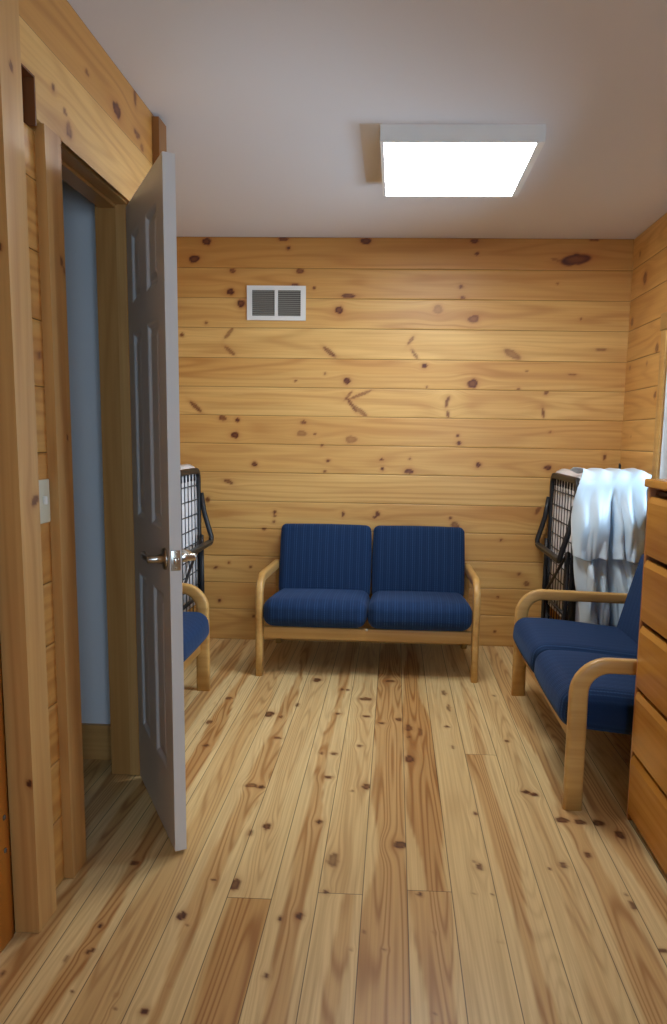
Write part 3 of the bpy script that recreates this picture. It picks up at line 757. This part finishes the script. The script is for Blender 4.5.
# ------------------------------------------------------------------ bentwood seats with navy cushions
def make_seat(name, W, n, label, cat, group=None):
    root = empty(name); tag(root, label, cat, group)
    ft, fd = .037, .058                       # bentwood section: thickness across, depth in its plane
    yf, yb, top = -.35, .345, .551
    ra, rb = .100, .075
    c1 = (yf + fd / 2 + ra, top - fd / 2 - ra); c2 = (yb - fd / 2 - rb, top - .012 - fd / 2 - rb)
    path2 = [(yf + fd / 2, 0.0), (yf + fd / 2, .15), (yf + fd / 2, .3)] + arc(c1, ra, 180, 90, 9) + arc(c2, rb, 90, 0, 8) + [(yb - fd / 2, .25), (yb - fd / 2, 0.0)]
    for s in (-1, 1):
        x = s * (W / 2 - ft / 2)
        mb = MB(); mb.sweep([(x, p[0], p[1]) for p in path2], rsec(ft, fd, .012, 3), (1, 0, 0), bs=[1.16, 1.14, 1.12] + [1.1 - .022 * k for k in range(10)] + [.88 + .015 * k for k in range(9)] + [1, 1])
        mb.build('arm_frame', M['golden_oak'], root)
    ix = W / 2 - ft
    mb = MB(); mb.rbox((0, yf + .048, .232), (2 * ix, .024, .066), .005, 2); mb.build('front_rail', M['golden_oak_x'], root)
    mb = MB()
    tl = Matrix.Translation((0, .285, .40)) @ Matrix.Rotation(R(-15), 4, 'X')
    mb.rbox((0, 0, .20), (2 * ix, .022, .055), .005, 2, M=tl); mb.rbox((0, 0, -.05), (2 * ix, .022, .055), .005, 2, M=tl)
    for k in range(5 * n):
        x = -ix + .05 + (2 * ix - .1) * k / (5 * n - 1); mb.rbox((x, 0, .075), (.03, .014, .26), .004, 1, M=tl)
    mb.build('back_frame', M['golden_oak_x'], root)
    mb = MB(); sl = Matrix.Translation((0, -.08, .238)) @ Matrix.Rotation(R(-5.5), 4, 'X')
    for k in range(3 * n): mb.rbox((-ix + .12 + (2 * ix - .24) * k / (3 * n - 1), .06, -.002), (.045, .50, .012), .003, 1, M=sl)
    mb.build('seat_slats', M['golden_oak_x'], root)
    sw_ = (2 * ix - .006 - .008 * (n - 1)) / n
    for k in range(n):
        x = -ix + .003 + sw_ / 2 + k * (sw_ + .008)
        def seatfn(w, t):
            # waterfall front, softly pinched corners
            w[2] += -.014 * max(0, -t[1]) ** 4 * max(0, t[2])
            return w
        mb = MB(); Mx = Matrix.Translation((x, -.100, .3285)) @ Matrix.Rotation(R(-5.5), 4, 'X')
        mb.rbox((0, 0, 0), (sw_, .535, .152), .054, 5, 10, (.004, .010, .012), fn=seatfn)
        o = mb.build('seat_cushion', M['navy'], root); o.matrix_local = Mx
        # welt seam along the front bottom and top edges
        mb = MB(); bw = sw_ - .006
        x2 = x
        Mb = Matrix.Translation((x2, .238, .536)) @ Matrix.Rotation(R(-15), 4, 'X')
        mb.rbox((0, 0, 0), (bw, .118, .435), .034, 4, 10, (.004, .012, .006))
        o = mb.build('back_cushion', M['navy'], root); o.matrix_local = Mb
    if n > 1:
        mb = MB(); mb.lathe([(0, .007), (.006, .007), (.009, .004)], (0, yf + .036, .262), (0, -1, 0), 12); mb.build('bumper', M['clear_bumper'], root)
    return root
LSW = 1.190
sofa = make_seat('love_seat', LSW, 2, 'navy two seat love seat with bentwood arms facing forward under the far wall', 'love seat', 'navy bentwood seats')
sofa.location = (-.126, 4.153, 0); sofa.rotation_euler.z = R(-.45)
sofa2 = copy_tree(sofa); sofa2.location = (.971, 3.054, 0); sofa2.rotation_euler.z = R(-90)
tag(sofa2, 'navy bentwood love seat along the right wall, half hidden by the dresser')
chair = make_seat('armchair', .60, 1, 'navy bentwood armchair peeking out behind the open white door', 'armchair', 'navy bentwood seats')
chair.location = (-1.262, 3.283, 0); chair.rotation_euler.z = R(90)

# ------------------------------------------------------------------ folded rollaway beds
def make_bed():
    root = empty('rollaway_bed')
    T, W, top = .40, .64, 1.075
    hw = W / 2
    # folded mattress: an upside-down U, two slabs joined by the round fold on top
    mb = MB(); prof = []
    ow, iw = .186, .022
    zt = 1.062
    outer = [(-ow, .30), (-ow, .60), (-ow, .90), (-ow + .004, 1.0)] + [(-ow + .06 + .06 * math.cos(R(a)), zt - .01 + .055 * math.sin(R(a))) for a in (165, 135, 105, 90)] + [(-.05, zt + .035), (-.022, zt + .012), (0, zt - .005)]
    outer = outer + [(-x, z) for (x, z) in reversed(outer[:-1])]
    inner = [(iw, .30), (iw, .6), (iw, .85), (0, .93), (-iw, .85), (-iw, .6), (-iw, .30)]
    prof = outer + inner
    n = len(prof); ny = 9; vs, fs = [], []
    for j in range(ny):
        y = -hw + .012 + (W - .024) * j / (ny - 1)
        for (x, z) in prof:
            wv = .010 * math.sin(9 * y + z * 5) * (1 if z > 1.0 else .3)
            vs.append((x, y, z + wv))
    for j in range(ny - 1):
        for i in range(n):
            a, c = j * n + i, j * n + (i + 1) % n
            fs.append((a, c, c + n, a + n))
    fs.append(tuple(range(n))[::-1]); fs.append(tuple((ny - 1) * n + i for i in range(n)))
    bm = bmesh.new(); bvs = [bm.verts.new(v) for v in vs]
    for f in fs: bm.faces.new([bvs[i] for i in f])
    bmesh.ops.recalc_face_normals(bm, faces=bm.faces)
    bmesh.ops.triangulate(bm, faces=[f for f in bm.faces if len(f.verts) > 4])
    me = bpy.data.meshes.new('mattress'); bm.to_mesh(me); bm.free()
    for p in me.polygons: p.use_smooth = len(p.vertices) == 4
    me.materials.append(M['mattress']); o = bpy.data.objects.new('mattress', me); COL.objects.link(o); o.parent = root
    for s in (-1, 1):
        x = s * (T / 2 - .014)
        # angle-iron loop round each half of the deck
        r = .05; zb = .16
        loop = []
        for (cy, cz, a0) in ((hw - .014 - r, top - r, 90), (-hw + .014 + r, top - r, 180)):
            pass
        pts = [(hw - .014, zb)] + [(hw - .014 - r + q[0], top - r + q[1]) for q in arc((0, 0), r, 0, 90, 5)] + [(-hw + .014 + r + q[0], top - r + q[1]) for q in arc((0, 0), r, 90, 180, 5)] + [(-hw + .014, zb)]
        mb = MB(); mb.sweep([(x, p[0], p[1]) for p in pts], rsec(.034, .032, .007, 2), (1, 0, 0), closed=True)
        mb.build('frame', M['black_metal'], root)
        mb = MB(); xm = s * (T / 2 - .012)
        ny_, nz_ = 9, 11
        for i in range(1, ny_):
            y = -hw + .02 + (W - .04) * i / ny_; mb.tube([(xm, y, zb), (xm, y, top - .012)], .0028, 5)
        for k in range(1, nz_):
            z = zb + (top - zb) * k / nz_; mb.tube([(xm, -hw + .014, z), (xm, hw - .014, z)], .0032, 5)
        # coil springs hooking the wire deck to the frame
        for i in range(1, ny_):
            y = -hw + .02 + (W - .04) * i / ny_
            mb.tube([(xm, y, top - .055), (xm, y, top - .012)], .006, 6)
        mb.build('wire_mesh', M['wire'], root)
        # folding leg hoop hanging off the deck
        xo = s * (T / 2 + .004); xp = s * (T / 2 + .062)
        zp, zb2 = .945, .655; yy = hw - .006
        def hoop(side):
            return [(xo, side * yy, zp), (xo + s * .018, side * yy, zp - .12), (xp, side * yy, zb2 + .03), (xp, side * (yy - .012), zb2 + .008), (xp, side * (yy - .03), zb2)]
        mb = MB(); mb.tube(hoop(1) + list(reversed(hoop(-1))), .015, 8, hint=(1, 0, .2))
        hp = mb.build('leg_hoop', M['black_metal'], root)
        mb = MB(); mb.rbox((xp, 0, zb2 + .012), (.034, 2 * yy - .05, .008), .003, 1); mb.build('foot_bar', M['bar_metal'], hp)
        # standing legs with casters
        for sy in (-1, 1):
            xl = s * (T / 2 + .014); yl = sy * (hw - .045)
            mb = MB(); mb.tube([(xl, yl, .055), (xl, yl, .40), (xl, yl, .70)], .0125, 8)
            lg = mb.build('leg', M['black_metal'], root)
            mb = MB(); mb.lathe([(-.010, .020), (-.008, .025), (.008, .025), (.010, .020)], (xl, yl, .025), (0, 1, 0), 16); mb.build('caster', M['rubber'], lg)
        mb = MB(); mb.tube([(s * (T / 2 + .014), -hw + .045, .36), (s * (T / 2 + .014), hw - .045, .36)], .009, 8)
        mb.tube([(s * (T / 2 + .014), -hw + .045, .70), (s * (T / 2 + .014), hw - .06, .37)], .008, 6)
        mb.build('leg_brace', M['black_metal'], root)
    for sy in (-1, 1):
        mb = MB(); mb.box(-T / 2, T / 2, sy * (hw - .045) - .004, sy * (hw - .045) + .004, .10, .13); mb.build('base_bar', M['black_metal'], root)
    mb = MB(); mb.tube([(.10, -.04, top - .03), (.10, -.04, top + .075), (.105, 0, top + .085), (.11, .01, top + .03)], .003, 6); mb.build('hook', M['black_metal'], root)
    return root
bed = make_bed(); bed.location = (1.132, 4.135, 0)
tag(bed, 'folded rollaway bed on black metal frame in right corner under the white sheet', 'rollaway bed', 'folded rollaway beds')
bed2 = copy_tree(bed); bed2.location = (-1.328, 3.945, 0); bed2.rotation_euler.z = R(180)
tag(bed2, 'folded rollaway bed with bare wire deck behind the open door and armchair')

# satin sheet thrown over the near end of the right bed
def sheet_layer(z_end, yfront, nx, nz, edges, seed, amp, crease, top=True, hem=0.0):
    vs, fs = [], []
    pathp = []
    if top: pathp = [(4.06, 1.118), (4.00, 1.132), (3.92, 1.136), (3.86, 1.136)] + [(3.735 + .09 + .09 * math.cos(R(a)), 1.045 + .09 * math.sin(R(a))) for a in range(97, 180, 8)]
    else: pathp = [(yfront + .004, .80)]
    z0 = pathp[-1][1]
    down = [(yfront, z0 - .008 - (z0 - .008 - z_end) * k / nz) for k in range(nz + 1)]
    pathp += down
    m = len(pathp)
    for j, (y, z) in enumerate(pathp):
        xl, xr = edges(z)
        for i in range(nx + 1):
            u = i / nx
            x = xl + (xr - xl) * u
            hang = max(0.0, min(1.0, (1.075 - z) / .24)) if top else max(0.0, min(1.0, (.80 - z) / .22))
            hang = hang * hang * (3 - 2 * hang)
            # pleats that deepen as the cloth hangs, a deep crease between two lobes, slanting drags
            d = 0
            d += amp * math.sin(u * 17 + seed + .7 * math.sin(z * 6)) * .45
            d += amp * math.sin(u * 31 + seed * 2 + z * 7 * (1 if u > .55 else -.6)) * .28
            d += amp * 1.3 * mnoise.noise((u * 4.2 + z * 2.4, z * 3.0 - u * 2, seed))
            d += amp * .9 * abs(mnoise.noise((u * 5 - z * 4.5, z * 2.2 + u * 5, seed + 4)))
            if u > .55: d += .034 * abs(math.sin(6.5 * z + 7 * (u - .55) + 1.5 * math.sin(u * 9))) * min(1, (u - .55) * 8)
            else: d += .020 * abs(math.sin(5.5 * z - 6 * u + seed)) * min(1, (.55 - u) * 6)
            c = 0
            for (uc, wd, dp) in crease:
                c -= dp * math.exp(-((u - uc - .02 * math.sin(z * 9)) / wd) ** 2)
            lobe = .042 * math.sqrt(max(0, math.sin(math.pi * min(1, u / .53)))) if u < .53 else .045 * math.sqrt(max(0, math.sin(math.pi * min(1, (u - .53) / .47))))
            d = (d + c + lobe) * hang
            zz = z + hem * math.sin(u * 19 + seed) * max(0, (j - m + 4) / 3.0)
            yy = y - d
            if hang == 0:
                zz += .010 * mnoise.noise((x * 9, y * 9, seed)) + .006 * math.sin(u * 23 + seed)
            xx = x + .006 * mnoise.noise((u * 6, z * 8, seed + 9)) * hang
            zz -= .014 * max(0, (u - .86) / .14) ** 2 * (1 - hang) * (1 if top else 0)
            if u < .08: yy += (.08 - u) * .35 * hang
            vs.append((xx, yy, zz))
    for j in range(m - 1):
        for i in range(nx):
            a = j * (nx + 1) + i
            fs.append((a, a + nx + 1, a + nx + 2, a + 1))
    mb = MB(); mb.add(vs, fs, True); return mb
def lerp_edges(tab):
    def f(z):
        z = max(tab[0][0], min(tab[-1][0], z))
        for i in range(len(tab) - 1):
            a, c = tab[i], tab[i + 1]
            if a[0] <= z <= c[0]:
                t = (z - a[0]) / (c[0] - a[0]); return (a[1] + (c[1] - a[1]) * t, a[2] + (c[2] - a[2]) * t)
        return tab[-1][1:]
    return f
up = sheet_layer(.695, 3.735, 96, 70, lerp_edges([(.69, .915, 1.245), (.80, .903, 1.255), (.98, .904, 1.258), (1.05, .918, 1.255), (1.10, .94, 1.275), (1.13, .955, 1.300)]), 1.3, .020, [(.53, .035, .050), (.25, .03, .012), (.8, .03, .014)], True, .008)
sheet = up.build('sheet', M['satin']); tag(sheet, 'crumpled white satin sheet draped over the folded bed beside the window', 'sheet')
lo = sheet_layer(.20, 3.757, 90, 60, lerp_edges([(.20, 1.00, 1.24), (.40, .972, 1.245), (.55, .945, 1.25), (.70, .925, 1.245), (.80, .93, 1.24)]), 5.1, .030, [(.55, .04, .035), (.3, .03, .02)], False, .01)
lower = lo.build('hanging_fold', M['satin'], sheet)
for o in (sheet, lower):
    md = o.modifiers.new('thickness', 'SOLIDIFY'); md.thickness = .0025; md.offset = 1

# ------------------------------------------------------------------ dresser
def make_dresser():
    root = empty('dresser', (1.08, 1.96, 0)); tag(root, 'tall honey wood dresser with five full width drawers at the right edge', 'dresser')
    ox, oy = root.location.x, root.location.y
    x0, x1, y0, y1 = .822, 1.325, 1.50, 2.425      # carcass
    def A(mb, nm, mat): return mb.build(nm, mat, root)
    def rb(mb, xa, xb, ya, yb, za, zb, r=.003, n=2): return mb.rbox(((xa + xb) / 2 - ox, (ya + yb) / 2 - oy, (za + zb) / 2), (xb - xa, yb - ya, zb - za), r, n)
    A(rb(MB(), x0 - .012, x1, y0 - .006, y1 + .008, 1.138, 1.165, .006), 'top', M['dresser_wood'])
    A(rb(MB(), x0, x1 - .001, y1 - .019, y1, 0.001, 1.1375), 'side_panel', M['dresser_side'])
    A(rb(MB(), x0, x1 - .001, y0, y0 + .019, 0.001, 1.1375), 'side_panel', M['dresser_side'])
    A(rb(MB(), x1 - .012, x1 - .0015, y0 + .02, y1 - .02, .05, 1.137, .001, 1), 'back_panel', M['dresser_dark'])
    mb = MB()
    for z in (1.120, .9225, .7085, .483, .257, .035): rb(mb, x0 + .02, x1 - .015, y0 + .0195, y1 - .0195, z - .006, z + .006, .001, 1)
    A(mb, 'drawer_rails', M['dresser_dark'])
    rows = [(.920, 1.109), (.702, .902), (.476, .684), (.254, .458), (.030, .236)]
    for (za, zb) in rows:
        d = bpy.data.objects.new('drawer', None)
        mb = MB(); ya, yb = y0 + .021, y1 - .021
        # front with a bevelled finger lip along its top edge
        prof = [(x0 + .016, za), (x0 - .003, za), (x0 - .005, zb - .020), (x0 + .003, zb - .001), (x0 + .005, zb), (x0 + .016, zb)]
        vs = [(p[0] - ox, ya - oy, p[1]) for p in prof] + [(p[0] - ox, yb - oy, p[1]) for p in prof]; n = len(prof)
        fs = [(i, (i + 1) % n, (i + 1) % n + n, i + n) for i in range(n)] + [tuple(range(n))[::-1], tuple(range(n, 2 * n))]
        mb.add(vs, fs)
        bmo = A(mb, 'drawer', M['dresser_wood'])
        bv = bmo.modifiers.new('soft', 'BEVEL'); bv.width = .0015; bv.segments = 2; bv.limit_method = 'ANGLE'
        bpy.data.objects.remove(d)
        mb = MB(); rb(mb, x0 + .0165, x1 - .05, ya + .03, yb - .03, za + .02, zb - .045, .002, 1); mb.build('drawer_box', M['dresser_side'], bmo)
    return root
make_dresser()

# ------------------------------------------------------------------ light
w = bpy.data.worlds.new('daylight'); S.world = w; w.use_nodes = True
bg = w.node_tree.nodes['Background']; bg.inputs[0].default_value = (.62, .80, 1.0, 1); bg.inputs[1].default_value = WORLD
def portal(name, loc, sx, sy, rot):
    l = bpy.data.lights.new(name, 'AREA'); l.shape = 'RECTANGLE'; l.size = sx; l.size_y = sy; l.cycles.is_portal = True
    o = bpy.data.objects.new(name, l); COL.objects.link(o); o.location = loc; o.rotation_euler = rot; o['kind'] = 'helper'
portal('portal_right', (XR + .098, (WY0 + WY1) / 2, (WZ0 + WZ1) / 2), WY1 - WY0, WZ1 - WZ0, (R(90), 0, R(90)))
portal('portal_front', ((FW[0] + FW[1]) / 2, YF - .09, (FW[2] + FW[3]) / 2), FW[1] - FW[0], FW[3] - FW[2], (R(90), 0, 0))

# ------------------------------------------------------------------ camera
cam = bpy.data.cameras.new('camera'); co = bpy.data.objects.new('camera', cam); COL.objects.link(co)
F_PX, PITCH, YAW, ROLL, CX, CY, CH = (738.06187, 0.13299, 0.04056, 0.01633, 363.24962, 535.23204, 1.28505)
cy_, sy_, cp_, sp_, cr_, sr_ = math.cos(YAW), math.sin(YAW), math.cos(PITCH), math.sin(PITCH), math.cos(ROLL), math.sin(ROLL)
fwd = Vector((-sy_ * cp_, cy_ * cp_, -sp_)); rt = Vector((cy_, sy_, 0)); upv = rt.cross(fwd)
r2 = rt * cr_ + upv * sr_; u2 = -rt * sr_ + upv * cr_
co.matrix_world = Matrix(((r2.x, u2.x, -fwd.x, 0), (r2.y, u2.y, -fwd.y, 0), (r2.z, u2.z, -fwd.z, CH), (0, 0, 0, 1)))
cam.sensor_fit = 'VERTICAL'; cam.sensor_height = 36; cam.lens = F_PX / 1024 * 36
cam.shift_x = -(CX - 333.5) / 1024; cam.shift_y = (CY - 512) / 1024
cam.clip_start = .02
S.camera = co
vs_ = S.view_settings; vs_.view_transform = 'Standard'; vs_.look = 'None'; vs_.gamma = 1; vs_.use_curve_mapping = False
vs_.exposure = EXPOSURE
S.cycles.use_denoising = True
S.cycles.max_bounces = 10; S.cycles.diffuse_bounces = 6; S.cycles.transparent_max_bounces = 12
S.cycles.caustics_reflective = False; S.cycles.caustics_refractive = False
S.cycles.sample_clamp_indirect = 8
